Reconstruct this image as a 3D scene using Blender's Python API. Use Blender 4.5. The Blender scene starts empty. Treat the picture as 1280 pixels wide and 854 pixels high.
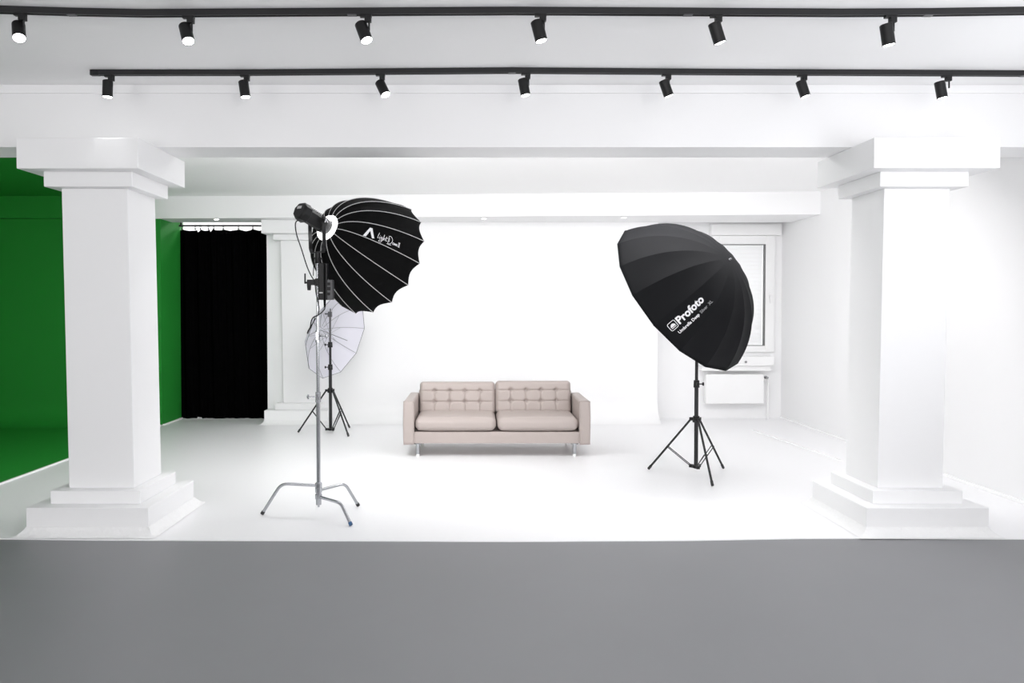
import bpy, bmesh, math, random
from mathutils import Vector, Matrix, Quaternion
from mathutils.bvhtree import BVHTree
random.seed(4)
PI = math.pi
S = bpy.context.scene
col = S.collection

# ------------------------------------------------------------------ camera
F, PX, PY, PITCH, EYE = 950.0, 595.0, 409.6, math.radians(1.3), 1.6
cd = bpy.data.cameras.new('camera'); cam = bpy.data.objects.new('camera', cd); col.objects.link(cam)
cam.location = (0, 0, EYE); cam.rotation_euler = (PI/2 - PITCH, 0, 0)
cd.sensor_width = 36; cd.lens = 36*F/1280
cd.shift_x = (640-PX)/1280; cd.shift_y = (PY-427)/1280
cd.clip_end = 100
S.camera = cam

def ray(px, py):
    a, b = (px-PX)/F, (PY-py)/F
    return Vector((a, math.cos(PITCH)+b*math.sin(PITCH), -math.sin(PITCH)+b*math.cos(PITCH)))
def at(px, py, Y):                       # point on the plane Y seen at a measured place of the photograph
    d = ray(px, py); return Vector((0, 0, EYE)) + d*(Y/d.y)
def on_z(px, py, z=0.0):
    d = ray(px, py); return Vector((0, 0, EYE)) + d*((z-EYE)/d.z)

# ------------------------------------------------------------------ materials
def mat(name, color, rough=0.6, metal=0.0, bump=0.0, bscale=60, vary=0.0, emit=0.0, sheen=0.0, spec=0.5, coat=0.0, trans=0.0, stretch=(1,1,1)):
    m = bpy.data.materials.new(name); m.use_nodes = True
    nt = m.node_tree; b = nt.nodes['Principled BSDF']
    b.inputs['Base Color'].default_value = (*color, 1)
    b.inputs['Roughness'].default_value = rough; b.inputs['Metallic'].default_value = metal
    b.inputs['Specular IOR Level'].default_value = spec
    b.inputs['Coat Weight'].default_value = coat
    b.inputs['Sheen Weight'].default_value = sheen
    if emit:
        b.inputs['Emission Color'].default_value = (1, 1, 1, 1); b.inputs['Emission Strength'].default_value = emit
    tc = nt.nodes.new('ShaderNodeTexCoord'); mp = nt.nodes.new('ShaderNodeMapping')
    mp.inputs['Scale'].default_value = stretch
    nt.links.new(tc.outputs['Object'], mp.inputs['Vector'])
    n = nt.nodes.new('ShaderNodeTexNoise'); n.inputs['Scale'].default_value = bscale; n.inputs['Detail'].default_value = 4
    nt.links.new(mp.outputs['Vector'], n.inputs['Vector'])
    if vary:
        mx = nt.nodes.new('ShaderNodeMix'); mx.data_type = 'RGBA'
        mx.inputs[6].default_value = (*[c*(1-vary) for c in color], 1); mx.inputs[7].default_value = (*[min(1, c*(1+vary)) for c in color], 1)
        nt.links.new(n.outputs['Fac'], mx.inputs[0]); nt.links.new(mx.outputs[2], b.inputs['Base Color'])
    if bump:
        bp = nt.nodes.new('ShaderNodeBump'); bp.inputs['Strength'].default_value = bump; bp.inputs['Distance'].default_value = 0.01
        nt.links.new(n.outputs['Fac'], bp.inputs['Height']); nt.links.new(bp.outputs['Normal'], b.inputs['Normal'])
    if trans:
        t = nt.nodes.new('ShaderNodeBsdfTranslucent'); t.inputs['Color'].default_value = (*color, 1)
        ms = nt.nodes.new('ShaderNodeMixShader'); ms.inputs[0].default_value = trans
        out = nt.nodes['Material Output']
        nt.links.new(b.outputs[0], ms.inputs[1]); nt.links.new(t.outputs[0], ms.inputs[2]); nt.links.new(ms.outputs[0], out.inputs['Surface'])
    return m
M = dict(
    white=mat('white_paint', (.87, .87, .875), .55, bump=.03, bscale=90),
    ceil=mat('ceiling_paint', (.95, .95, .95), .7, bump=.05, bscale=40),
    wfloor=mat('white_studio_floor', (.88, .88, .89), .38, bump=.02, bscale=30, vary=.01),
    grey=mat('grey_floor_coating', (.213, .215, .224), .5, vary=.05, bscale=1.3, bump=.01),
    green=mat('chroma_green_paint', (.018, .25, .031), .6, bump=.03, bscale=50, spec=.2),
    plastic_sheet=mat('white_vinyl_skirt', (.86, .86, .86), .5, bump=.6, bscale=38),
    black_cloth=mat('black_velvet', (.0015, .0015, .0016), .95, spec=.0, bump=.1, bscale=20),
    black_fab=mat('black_nylon', (.005, .005, .0052), .85, spec=.08, bump=.25, bscale=14, stretch=(1, 1, 3)),
    umb_fab=mat('charcoal_nylon', (.0085, .0088, .0100), .75, spec=.11, bump=.15, bscale=9),
    white_fab=mat('white_translucent_nylon', (.80, .79, .86), .7, trans=.35),
    diff=mat('lit_white_diffuser', (.9, .9, .9), .8, emit=10),
    silver=mat('silver_lining', (.6, .6, .62), .4, metal=.7),
    black_pl=mat('black_plastic', (.007, .007, .0075), .42, spec=.35, bump=.05, bscale=80),
    black_met=mat('black_metal', (.010, .010, .011), .38, spec=.45),
    dark_met=mat('dark_grey_metal', (.08, .08, .085), .4),
    steel=mat('grey_steel', (.35, .35, .36), .3, metal=.9),
    chrome=mat('chrome', (.42, .43, .45), .16, metal=1.0),
    glow=mat('white_ring_lamp_leak', (.9, .9, .95), .5, emit=3.5),  # emission stands in for lamp light leaking through the ring
    lens=mat('lit_lamp_lens', (1, 1, 1), .4, emit=14),
    piping=mat('light_grey_piping', (.55, .55, .55), .6),
    print_w=mat('white_print', (.85, .85, .87), .6),
    print_g=mat('grey_print', (.42, .42, .43), .6),
    leather=mat('beige_leather', (.425, .368, .345), .42, bump=.12, bscale=120, vary=.02, spec=.4),
    leather_dark=mat('beige_leather_piping', (.42, .37, .35), .5),
    pvc=mat('white_window_plastic', (.88, .88, .88), .35),
    shutter=mat('white_shutter', (.84, .84, .84), .5, trans=.4),
    gasket=mat('grey_rubber_gasket', (.18, .18, .18), .6),
    foot_blue=mat('blue_rubber_cap', (.03, .10, .22), .5),
    rubber=mat('dark_rubber', (.03, .03, .03), .7),
    white_strip=mat('glossy_white_strip', (.95, .95, .95), .15),
)
gm = bpy.data.materials.new('clear_glass'); gm.use_nodes = True
_nt = gm.node_tree; _nt.nodes.clear()
_o = _nt.nodes.new('ShaderNodeOutputMaterial'); _t = _nt.nodes.new('ShaderNodeBsdfTransparent'); _g = _nt.nodes.new('ShaderNodeBsdfGlossy'); _g.inputs['Roughness'].default_value = .03
_m = _nt.nodes.new('ShaderNodeMixShader'); _m.inputs[0].default_value = .06
_nt.links.new(_t.outputs[0], _m.inputs[1]); _nt.links.new(_g.outputs[0], _m.inputs[2]); _nt.links.new(_m.outputs[0], _o.inputs[0])
M['glass'] = gm

# ------------------------------------------------------------------ mesh builder
class MB:
    def __init__(s): s.v = []; s.f = []
    def add(s, vs, fs):
        n = len(s.v); s.v += [Vector(v) for v in vs]; s.f += [[i+n for i in f] for f in fs]; return s
    def box(s, a, b, m=None):
        x0, y0, z0 = a; x1, y1, z1 = b
        vs = [Vector(p) for p in ((x0,y0,z0),(x1,y0,z0),(x1,y1,z0),(x0,y1,z0),(x0,y0,z1),(x1,y0,z1),(x1,y1,z1),(x0,y1,z1))]
        if m: vs = [m @ v for v in vs]
        return s.add(vs, [(0,3,2,1),(4,5,6,7),(0,1,5,4),(1,2,6,5),(2,3,7,6),(3,0,4,7)])
    def cyl(s, p0, p1, r0, r1=None, seg=20, cap=True, phase=0):
        return s.tube([p0, p1], [r0, r0 if r1 is None else r1], seg, cap, phase)
    def tube(s, pts, r, seg=12, cap=True, phase=0):
        pts = [Vector(p) for p in pts]; n = len(pts)
        if not hasattr(r, '__len__'): r = [r]*n
        vs = []; fs = []
        d = (pts[1]-pts[0]).normalized(); u = d.cross(Vector((0, 0, 1)))
        if u.length < 1e-3: u = d.cross(Vector((0, 1, 0)))
        u.normalize()
        for i, p in enumerate(pts):
            a = pts[max(i-1, 0)]; b = pts[min(i+1, n-1)]; t = (b-a).normalized()
            u = (u - t*u.dot(t)).normalized(); w = t.cross(u)
            for k in range(seg):
                an = 2*PI*k/seg + phase; vs.append(p + (u*math.cos(an)+w*math.sin(an))*r[i])
        for i in range(n-1):
            for k in range(seg):
                k2 = (k+1) % seg; fs.append((i*seg+k, i*seg+k2, (i+1)*seg+k2, (i+1)*seg+k))
        if cap: fs += [tuple(range(seg-1, -1, -1)), tuple((n-1)*seg+k for k in range(seg))]
        return s.add(vs, fs)
    def build(s, name, m, parent=None, smooth=True, bevel=0, seg=2, sharp=38, **props):
        o_ = Vector((0, 0, 0)); q_ = parent
        while q_ is not None: o_ += q_.location; q_ = q_.parent
        me = bpy.data.meshes.new(name); me.from_pydata([v-o_ for v in s.v], [], s.f); me.materials.append(M[m] if isinstance(m, str) else m)
        bm = bmesh.new(); bm.from_mesh(me); bmesh.ops.recalc_face_normals(bm, faces=bm.faces)
        if smooth:
            for e in bm.edges:
                if len(e.link_faces) == 2 and e.calc_face_angle(0) > math.radians(sharp): e.smooth = False
            for f in bm.faces: f.smooth = True
        bm.to_mesh(me); bm.free()
        o = bpy.data.objects.new(name, me); col.objects.link(o)
        if parent is not None: o.parent = parent
        if bevel:
            b = o.modifiers.new('bevel', 'BEVEL'); b.width = bevel; b.segments = seg; b.limit_method = 'ANGLE'; b.angle_limit = math.radians(40)
            b.harden_normals = False
        for k, v in props.items(): o[k] = v
        return o
def smooth_path(pts, n=8):
    pts = [Vector(p) for p in pts]; out = []
    P = [pts[0]] + pts + [pts[-1]]
    for i in range(1, len(P)-2):
        a, b, c, d = P[i-1:i+3]
        for k in range(n):
            t = k/n; out.append(.5*((2*b)+(c-a)*t+(2*a-5*b+4*c-d)*t*t+(3*b-a-3*c+d)*t**3))
    out.append(pts[-1]); return out
def thing(name, loc, label, cat, group=None):
    o = bpy.data.objects.new(name, None); col.objects.link(o); o.location = loc; o.empty_display_size = .1
    o['label'] = label; o['category'] = cat; o['_w'] = 1
    if group: o['group'] = group
    return o
def struct(o, label=None):
    o['kind'] = 'structure'
    if label: o['label'] = label
    return o

# ------------------------------------------------------------------ key levels
Y0 = 5.365                                    # front plane of the two big columns
ZC = at(99, 172, Y0).z                        # underside of the front beam
YB = on_z(300, 184, ZC).y; YB2 = on_z(640, 197, ZC).y
ZCEIL = at(640, 106, YB).z; ZC2 = 3.16
XR = 4.52; XG = -4.38; XL = -8.0; YF = -3.2
def edge_y(px, py): return on_z(px, py).y

# ------------------------------------------------------------------ floors
edge = [(0, 673.4), (120, 675), (320, 675.5), (640, 676.8), (860, 675.5), (1000, 673), (1100, 672.8), (1280, 673.8)]
pts = [on_z(*e) for e in edge]
pts = [Vector((XL-.2, pts[0].y, 0))] + pts + [Vector((XR+.1, pts[-1].y, 0))]
mb = MB(); mb.box((XL-.3, YF-.2, -.1), (XR+.3, 12.3, -.006)); struct(mb.build('floor', 'grey', smooth=False))
mb = MB(); n = len(pts); vs = []
for p in pts: vs.append((p.x, p.y, 0))
back = [(p.x, 11.9, 0) for p in pts]
vs += back + [(p.x, p.y, -.006) for p in pts] + [(p.x, 11.9, -.006) for p in pts]
fs = []
for i in range(n-1):
    fs += [(i, i+1, n+i+1, n+i), (2*n+i, 2*n+i+1, i+1, i), (3*n+i, n+i, n+i+1, 3*n+i+1)]
mb.add(vs, fs); struct(mb.build('floor_studio', 'wfloor', smooth=False))
# green floor with coves, alcove walls
YA = 10.5
def extr_profile(mb, prof, axis, a, b):      # prof: list of (u, z); axis 'x' extrudes along x with u = y
    vs = []
    for t in (a, b):
        for u, z in prof: vs.append((t, u, z) if axis == 'x' else (u, t, z))
    n = len(prof); mb.add(vs, [(i, i+1, n+i+1, n+i) for i in range(n-1)])
def cove(r, y, n=10, z0=0.0):
    return [(y-r+r*math.sin(k/n*PI/2), z0+r-r*math.cos(k/n*PI/2)) for k in range(n+1)]
mb = MB(); prof = [(6.3, .012)] + cove(.34, YA, 12, .012) + [(YA, ZC2+.1), (YA+.12, ZC2+.1), (YA+.12, -.02), (6.3, -.02), (6.3, .012)]
extr_profile(mb, prof, 'x', XL, XG)
mb.f.append([len(mb.v)//2+i for i in range(len(prof)-1)])
struct(mb.build('wall_alcove', 'green'))
mb = MB(); mb.box((XG-.12, YA+.001, .02), (XG+.03, 11.32, ZC2+.1)); struct(mb.build('wall_left', 'green', smooth=False))
mb = MB(); mb.box((XG, 6.3, 0), (XG+.022, YA, .016)); mb.box((XG+.03, YA+.02, 0), (XG+.05, 11.3, .02)); struct(mb.build('trim_1', 'white_strip', smooth=False))
# green beam across the alcove
mb = MB(); zg = 2.86; mb.box((XL, 10.40, zg), (XG-.03, YA+.02, ZC2+.05)); struct(mb.build('beam', 'green', smooth=False))
mb = MB(); mb.box((XL, YB2+.05, ZC2), (XG, YA+.1, ZC2+.1)); struct(mb.build('ceiling_alcove', 'green', smooth=False))
# white left side walls
mb = MB(); mb.box((XL-.15, YF, 0), (XL, 6.1, ZCEIL+.2)); struct(mb.build('wall_left_front', 'white', smooth=False))
mb = MB(); mb.box((XL-.15, 6.1, 0), (XL, YA+.1, ZCEIL+.2)); struct(mb.build('wall_left_alcove', 'green', smooth=False))

# ------------------------------------------------------------------ ceiling, beams
mb = MB(); mb.box((XL-.2, YF-.2, ZCEIL), (XR+.2, YB+.1, ZCEIL+.15)); struct(mb.build('ceiling', 'ceil', smooth=False))
mb = MB(); mb.box((XG, YB2-.05, ZC2), (XR+.2, 12.3, ZC2+.12)); struct(mb.build('ceiling_studio', 'ceil', smooth=False))
mb = MB(); mb.box((XL-.1, YB, ZC), (XR+.1, YB2, ZCEIL+.1)); struct(mb.build('beam_front', 'white', smooth=False))
zt = at(640, 117, YB).z
mb = MB(); mb.box((XL-.1, YB-.014, zt), (XR+.1, YB+.01, ZCEIL-.012)); struct(mb.build('trim_2', 'white', smooth=False))
# rear beam, its front running slightly askew
yl = on_z(205, 271, zg).y; yr = on_z(1018, 268, zg).y; yl = 10.46
mb = MB(); xr = XR+.05
vs = [(XG-.03, yl, zg), (xr, yr, zg), (xr, 10.92, zg), (XG-.03, 10.92, zg)]
vs += [(x, y, ZC2+.05) for x, y, z in vs]
mb.add(vs, [(0,1,2,3),(4,7,6,5),(0,4,5,1),(1,5,6,2),(2,6,7,3),(3,7,4,0)])
struct(mb.build('beam_rear', 'white', smooth=False))

# ------------------------------------------------------------------ walls
mb = MB(); mb.box((XR, 4.3, 0), (XR+.15, 11.6, ZCEIL+.2)); mb.box((XR, YF, 0), (XR+.15, -2.2, ZCEIL+.2))
mb.box((XR, -2.2, 0), (XR+.15, 4.3, .9)); mb.box((XR, -2.2, 2.7), (XR+.15, 4.3, ZCEIL+.2)); mb.box((XR, .9, .9), (XR+.15, 1.15, 2.7))  # assumed window openings in the unseen part of this wall
struct(mb.build('wall_right', 'white', smooth=False))
mb = MB(); mb.box((XL-.15, YF-.15, 0), (XR+.15, YF, .8)); mb.box((XL-.15, YF-.15, 2.8), (XR+.15, YF, ZCEIL+.2))
for x in (XL-.15, -5.2, -2.2, .8, 3.9): mb.box((x, YF-.15, .8), (x+.75, YF, 2.8))  # piers between assumed window openings behind the camera
struct(mb.build('wall_front', 'white', smooth=False))
# rear pier / cyclorama wall with a coved foot
YN = 11.25; YW = 10.88; XP = -2.99; XE = at(822, 450, YW).x
mb = MB(); mb.box((-1.9, YW, 0), (XE, YN+.05, ZC2))
prof = cove(.32, YW, 16)
vs = [(x, u, z+.001) for x in (-1.9, XE) for u, z in prof+[(YW, 0)]]; k = len(prof)+1
mb.add(vs, [(i, i+1, k+i+1, k+i) for i in range(k-2)] + [(k-1, i, i+1) for i in range(k-2)] + [(2*k-1, k+i+1, k+i) for i in range(k-2)])
struct(mb.build('wall_back', 'white'))
mb = MB(); mb.box((XP, YW, 0), (-1.9, YW+.12, ZC2)); struct(mb.build('wall_pier', 'white', smooth=False))
# window wall with its opening
W0 = at(896, 434, YN); W1 = at(957.5, 304, YN)
mb = MB(); mb.box((XE-.1, YN, 0), (W0.x, YN+.3, ZC2)); mb.box((W1.x, YN, 0), (XR+.1, YN+.3, ZC2))
mb.box((W0.x, YN, 0), (W1.x, YN+.3, W0.z)); mb.box((W0.x, YN, W1.z), (W1.x, YN+.3, ZC2)); struct(mb.build('wall_window', 'white', smooth=False))
mb = MB(); mb.box((XG-1.0, 12.1, 0), (XE-.1, 12.2, ZC2)); mb.box((XG-1.1, 11.3, 0), (XG-1.0, 12.2, ZC2)); mb.box((XG-1.1, 11.3, ZC2), (XG, 12.2, ZC2+.1)); mb.box((XG-1.1, 11.3, 0), (XG-.1, 11.32, ZC2)); struct(mb.build('wall_behind_curtain', 'white', smooth=False))
# right side: baseboard, and a white floor strip modelled for a light reflection
mb = MB(); mb.box((XR-.012, 6.0, 0), (XR, YN, .03)); struct(mb.build('baseboard_right', 'white_strip', smooth=False, bevel=.002))
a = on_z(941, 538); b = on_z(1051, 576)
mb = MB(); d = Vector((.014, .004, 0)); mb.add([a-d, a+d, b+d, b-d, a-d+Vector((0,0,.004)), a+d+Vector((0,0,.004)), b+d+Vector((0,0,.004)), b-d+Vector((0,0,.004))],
    [(0,1,2,3),(4,7,6,5),(0,4,5,1),(1,5,6,2),(2,6,7,3),(3,7,4,0)]); struct(mb.build('floor_light_streak', 'white_strip', smooth=False))

# ------------------------------------------------------------------ window, sill, radiator
fr = 0.045
mb = MB()
FX0, FX1 = at(889, 0+400, YN).x, at(966.5, 400, YN).x; FZ0, FZ1 = at(930, 440, YN).z, at(930, 295, YN).z
for (x0, z0, x1, z1) in ((FX0, FZ0, W0.x+.02, FZ1), (W1.x-.02, FZ0, FX1, FZ1), (W0.x+.02, FZ0, W1.x-.02, W0.z+.02), (W0.x+.02, W1.z-.02, W1.x-.02, FZ1)):
    mb.box((x0, YN-.05, z0), (x1, YN+.01, z1))
wf = mb.build('window_1', 'pvc', smooth=False, bevel=.006); struct(wf)
mb = MB(); g = .008
x0, x1, z0, z1 = W0.x+.02, W1.x-.02, W0.z+.02, W1.z-.02
for q in ((x0, z0, x0+g, z1), (x1-g, z0, x1, z1), (x0, z0, x1, z0+g), (x0, z1-g, x1, z1)): mb.box((q[0], YN-.045, q[1]), (q[2], YN+.03, q[3]))
mb.build('gasket', 'gasket', wf, smooth=False)
mb = MB(); mb.box((x0, YN+.012, z0), (x1, YN+.018, z1)); mb.build('pane', 'glass', wf, smooth=False)
mb = MB(); zz = z0
while zz < z1-.01:
    mb.box((x0-.015, YN+.12, zz), (x1+.015, YN+.135, zz+.052)); mb.box((x0-.015, YN+.13, zz+.05), (x1+.015, YN+.135, zz+.062)); zz += .06
mb.build('roller_shutter', 'shutter', wf, smooth=False, bevel=.003)
hp = at(962, 370, YN-.05); mb = MB(); mb.box((hp.x-.012, YN-.062, hp.z-.05), (hp.x+.012, YN-.048, hp.z+.05)); mb.cyl((hp.x, YN-.06, hp.z), (hp.x, YN-.095, hp.z), .009, seg=12); mb.box((hp.x-.01, YN-.105, hp.z-.11), (hp.x+.01, YN-.09, hp.z+.015))
mb.build('window_handle', 'pvc', wf, bevel=.004)
p0 = at(889, 294, YN-.1); p1 = at(977, 280, YN-.1)
mb = MB(); mb.box((p0.x, YN-.1, p0.z), (min(p1.x, XR-.01), YN, p1.z)); sb = mb.build('shutter_box', 'pvc', smooth=False, bevel=.01)
sb['label'] = 'white roller shutter box above the shuttered window'; sb['category'] = 'shutter box'
p0 = at(876, 460, YN-.2); p1 = at(968, 446, YN-.2)
mb = MB(); mb.box((p0.x, YN-.2, p0.z+.03), (p1.x, YN+.0, p1.z)); mb.box((p0.x+.03, YN-.14, p0.z-.05), (p1.x-.03, YN, p0.z+.035))
sl = mb.build('window_sill', 'pvc', smooth=False, bevel=.008); struct(sl)
rt = thing('radiator', (at(920, 500, 11.13).x, 11.15, .0), 'flat white panel radiator on the wall below the window', 'radiator')
p0 = at(882, 505, 11.1); p1 = at(955, 468, 11.1)
mb = MB(); mb.box((p0.x, 11.09, p0.z), (p1.x, 11.19, p1.z)); mb.build('panel', 'pvc', rt, smooth=False, bevel=.012)
for i in range(2):
    x = p0.x+.15+i*(p1.x-p0.x-.30); mb = MB(); mb.box((x-.02, 11.18, p0.z+.05), (x+.02, 11.247, p1.z-.05)); mb.build('bracket', 'pvc', rt, smooth=False)
xp = at(960, 500, 11.14).x; zb = at(960, 516, 11.14).z; zt_ = at(960, 475, 11.14).z
mb = MB(); mb.tube(smooth_path([(p1.x-.02, 11.14, zt_), (xp, 11.14, zt_), (xp, 11.14, zt_-.1), (xp, 11.14, .005)], 6), .014); mb.build('pipe', 'pvc', rt)
vv = at(958, 472, 11.1); mb = MB(); mb.cyl((vv.x, 11.14, vv.z), (vv.x, 11.06, vv.z), .022, .018, seg=16); mb.build('valve', 'steel', rt)
kk = at(932, 452.5, YN-.2); mb = MB(); mb.cyl((kk.x, YN-.201, kk.z), (kk.x, YN-.22, kk.z), .016, seg=14); o = mb.build('wall_knob', 'steel')
o['label'] = 'small grey round knob on the window sill front'; o['category'] = 'knob'

# ------------------------------------------------------------------ columns
def column(name, cx_base, cx_mid, cx_cap, capw, yfront, zs, k=1.0, yclip=None):
    w1 = .887*k; cy = yfront + w1/2
    zt1, zt2, zc2, zc1, zc0 = zs
    def yy(w): return (cy-w/2, min(cy+w/2, yclip) if yclip else cy+w/2)
    mb = MB()
    def tier(cx, w, z0, z1):
        a, b = yy(w); mb.box((cx-w/2, a, z0), (cx+w/2, b, z1))
    tier(cx_base, w1, 0, zt1); tier(cx_base+(cx_mid-cx_base)*.5, .665*k, zt1, zt2)
    a, b = yy(.49*k); h = .245*k
    c0, c1 = cx_mid, cx_mid+(cx_cap-cx_mid)*.55        # the shaft leans a touch
    vs = [(c0-h, a, zt2), (c0+h, a, zt2), (c0+h, b, zt2), (c0-h, b, zt2), (c1-h, a, zc2), (c1+h, a, zc2), (c1+h, b, zc2), (c1-h, b, zc2)]
    mb.add(vs, [(0,3,2,1),(4,5,6,7),(0,1,5,4),(1,2,6,5),(2,3,7,6),(3,0,4,7)])
    tier(c1+(cx_cap-c1)*.3, .65*k, zc2, zc1); tier(cx_cap, capw, zc1, zc0)
    o = mb.build(name, 'white', smooth=False, bevel=.005); struct(o)
    return o, cy, w1
def skirt(o, cx, cy, w, name, yclip=None):
    h = w/2; mb = MB(); N = 40; vs = []; fs = []
    ring = []
    def per(r, z, wig):
        out = []
        for sx0, sy0, sx1, sy1 in ((-1,-1,1,-1), (1,-1,1,1), (1,1,-1,1), (-1,1,-1,-1)):
            for i in range(N):
                t = i/N; x = sx0+(sx1-sx0)*t; y = sy0+(sy1-sy0)*t
                rr = r+wig*(random.random()-.5)
                out.append((cx+x*(h+rr), cy+y*(h+rr), z+wig*.4*(random.random()-.5)))
        return out
    rows = [per(.001, .062, .002), per(.012, .044, .008), per(.026, .028, .009), per(.05, .010, .004), per(.076, .002, 0)]
    m = len(rows[0])
    for r in rows: vs += [(x, min(y, yclip) if yclip else y, z) for x, y, z in r]
    for j in range(len(rows)-1):
        for i in range(m): fs.append((j*m+i, j*m+(i+1) % m, (j+1)*m+(i+1) % m, (j+1)*m+i))
    mb.add(vs, fs); s = mb.build(name, 'plastic_sheet', o); return s
K = Y0/5.475
zs_ = (at(106, 635, Y0).z, at(117, 613.5, 5.59*K).z, at(109, 233.5, 5.6*K).z, at(99, 210.5, Y0).z, ZC)
cl, cy1, w1 = column('column_left', -2.818*K, -2.808*K, -2.862*K, .876*K, Y0, zs_, K)
skirt(cl, -2.818*K, cy1, w1, 'vinyl_skirt')
cr, cy2, _ = column('column_right', 3.273*K, 3.256*K, 3.302*K, .905*K, Y0, zs_, K)
skirt(cr, 3.273*K, cy2, w1, 'vinyl_skirt')
zr_ = (at(340, 513.4, 10.6).z, at(345, 504.6, 10.7).z, at(345, 300, 10.72).z, at(335, 291.5, 10.6).z, zg)
cb, cy3, _ = column('column_rear', -2.52, -2.50, -2.55, .88, 10.6, zr_, 1.0, YW+.02)
skirt(cb, -2.52, cy3, .887, 'vinyl_skirt', YW)
# ------------------------------------------------------------------ curtain
YCU = 11.17
xa = at(226, 400, YCU).x; xb = -2.9
zr = at(280, 282.3, YCU).z
rod = thing('curtain_rod', ((xa+xb)/2, YCU, zr), 'thin black rod carrying the black curtain under the rear beam', 'curtain rod')
mb = MB(); mb.cyl((xa-.1, YCU, zr), (xb+.1, YCU, zr), .014, seg=12); mb.build('rod', 'black_met', rod)
for x in (xa+.02, xb): mb = MB(); mb.box((x-.012, YCU-.012, zr), (x+.012, YCU+.012, ZC2)); mb.build('bracket', 'black_met', rod)
hooks = [at(x, 282, YCU).x for x in (227.5, 244, 250.5, 260.5, 267, 279, 298, 316)] + [-3.02]
cu = thing('curtain', ((xa+xb)/2, YCU, 0), 'floor-length black curtain hanging on rings beside the green wall', 'curtain')
nx, nz = 220, 40; vs = []; fs = []
def top_sag(x):
    for h0, h1 in zip(hooks, hooks[1:]):
        if h0 <= x <= h1:
            t = (x-h0)/(h1-h0); w = h1-h0
            return -(.035+.25*max(0, .11-w)*4)*math.sin(PI*t)**.8
    return -.02
for j in range(nz+1):
    v = j/nz
    for i in range(nx+1):
        x = xa-.03 + (xb-xa+.03)*i/nx
        fold = .032*math.sin(x*27+1.2*math.sin(x*6)) + .018*math.sin(x*61+2*v) + .03*v*math.sin(x*9+1)
        zt0 = zr-.048+.6*top_sag(x); zb0 = .002+.004*abs(math.sin(x*5))
        if abs(x-at(249, 522, YCU).x) < .04: zb0 += .018
        vs.append((x, YCU+.02+fold*(.5+.5*v), zb0+(zt0-zb0)*v))
for j in range(nz):
    for i in range(nx): a = j*(nx+1)+i; fs.append((a, a+1, a+nx+2, a+nx+1))
mb = MB(); mb.add(vs, fs); o = mb.build('cloth', 'black_cloth', cu)
sd = o.modifiers.new('thickness', 'SOLIDIFY'); sd.thickness = .004
ringproto = None
for x in hooks:
    mb = MB(); P = [(x, YCU+.022*math.cos(t*PI/8), zr-.012+.026*math.sin(t*PI/8)) for t in range(17)]
    mb.tube(P, .004, seg=6, cap=False); mb.box((x-.008, YCU-.006, zr-.062), (x+.008, YCU+.014, zr-.036))
    mb.build('ring', 'black_met', cu)

# ------------------------------------------------------------------ track lights
def track(pxs, z, name, label, ends):
    P = [on_z(x, y, z) for x, y in pxs]
    P = [Vector((p.x, p.y, z)) for p in P]
    t = thing(name, ((P[0].x+P[-1].x)/2, P[len(P)//2].y, ZCEIL), label, 'lighting track')
    mb = MB(); vs = []; fs = []; sec = [(-.017, -.018), (-.008, -.018), (-.008, -.008), (.008, -.008), (.008, -.018), (.017, -.018), (.017, .018), (-.017, .018)]
    k = len(sec)
    for p in P:
        for a, b in sec: vs.append((p.x, p.y+a, p.z+b))
    for i in range(len(P)-1):
        for j in range(k): fs.append((i*k+j, i*k+(j+1) % k, (i+1)*k+(j+1) % k, (i+1)*k+j))
    fs += [tuple(range(k)), tuple((len(P)-1)*k+j for j in range(k))]
    mb.add(vs, fs); mb.build('rail', 'black_met', t, smooth=False)
    for e in ends:
        q = on_z(*e, z); mb = MB(); mb.box((q.x-.03, q.y-.0185, z-.02), (q.x+.03, q.y+.0185, z+.018)); mb.build('end_cap', 'black_pl', t, smooth=False, bevel=.003)
    for i in range(2, len(P)-1, 2): mb = MB(); mb.box((P[i].x-.025, P[i].y-.0182, z-.0188), (P[i].x+.025, P[i].y+.0182, z-.0165)); mb.build('joint_cover', 'dark_met', t, smooth=False)
    return P
zt_ = ZCEIL-.018
tr1 = track([(-60, 10.5), (10, 12.5), (90, 15), (180, 16.8), (440, 15), (640, 13.8), (860, 15), (1050, 16.2), (1160, 15.6), (1340, 12.8)], zt_,
            'ceiling_track', 'long black lighting track nearest the camera along the ceiling top', [])
tr2 = track([(116, 91), (300, 91), (640, 88.3), (900, 90.2), (1280, 92), (1340, 92)], zt_, 'ceiling_track', 'second black lighting track just in front of the white beam, ending at left', [(119, 91)])
SPOTK = .9
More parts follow.
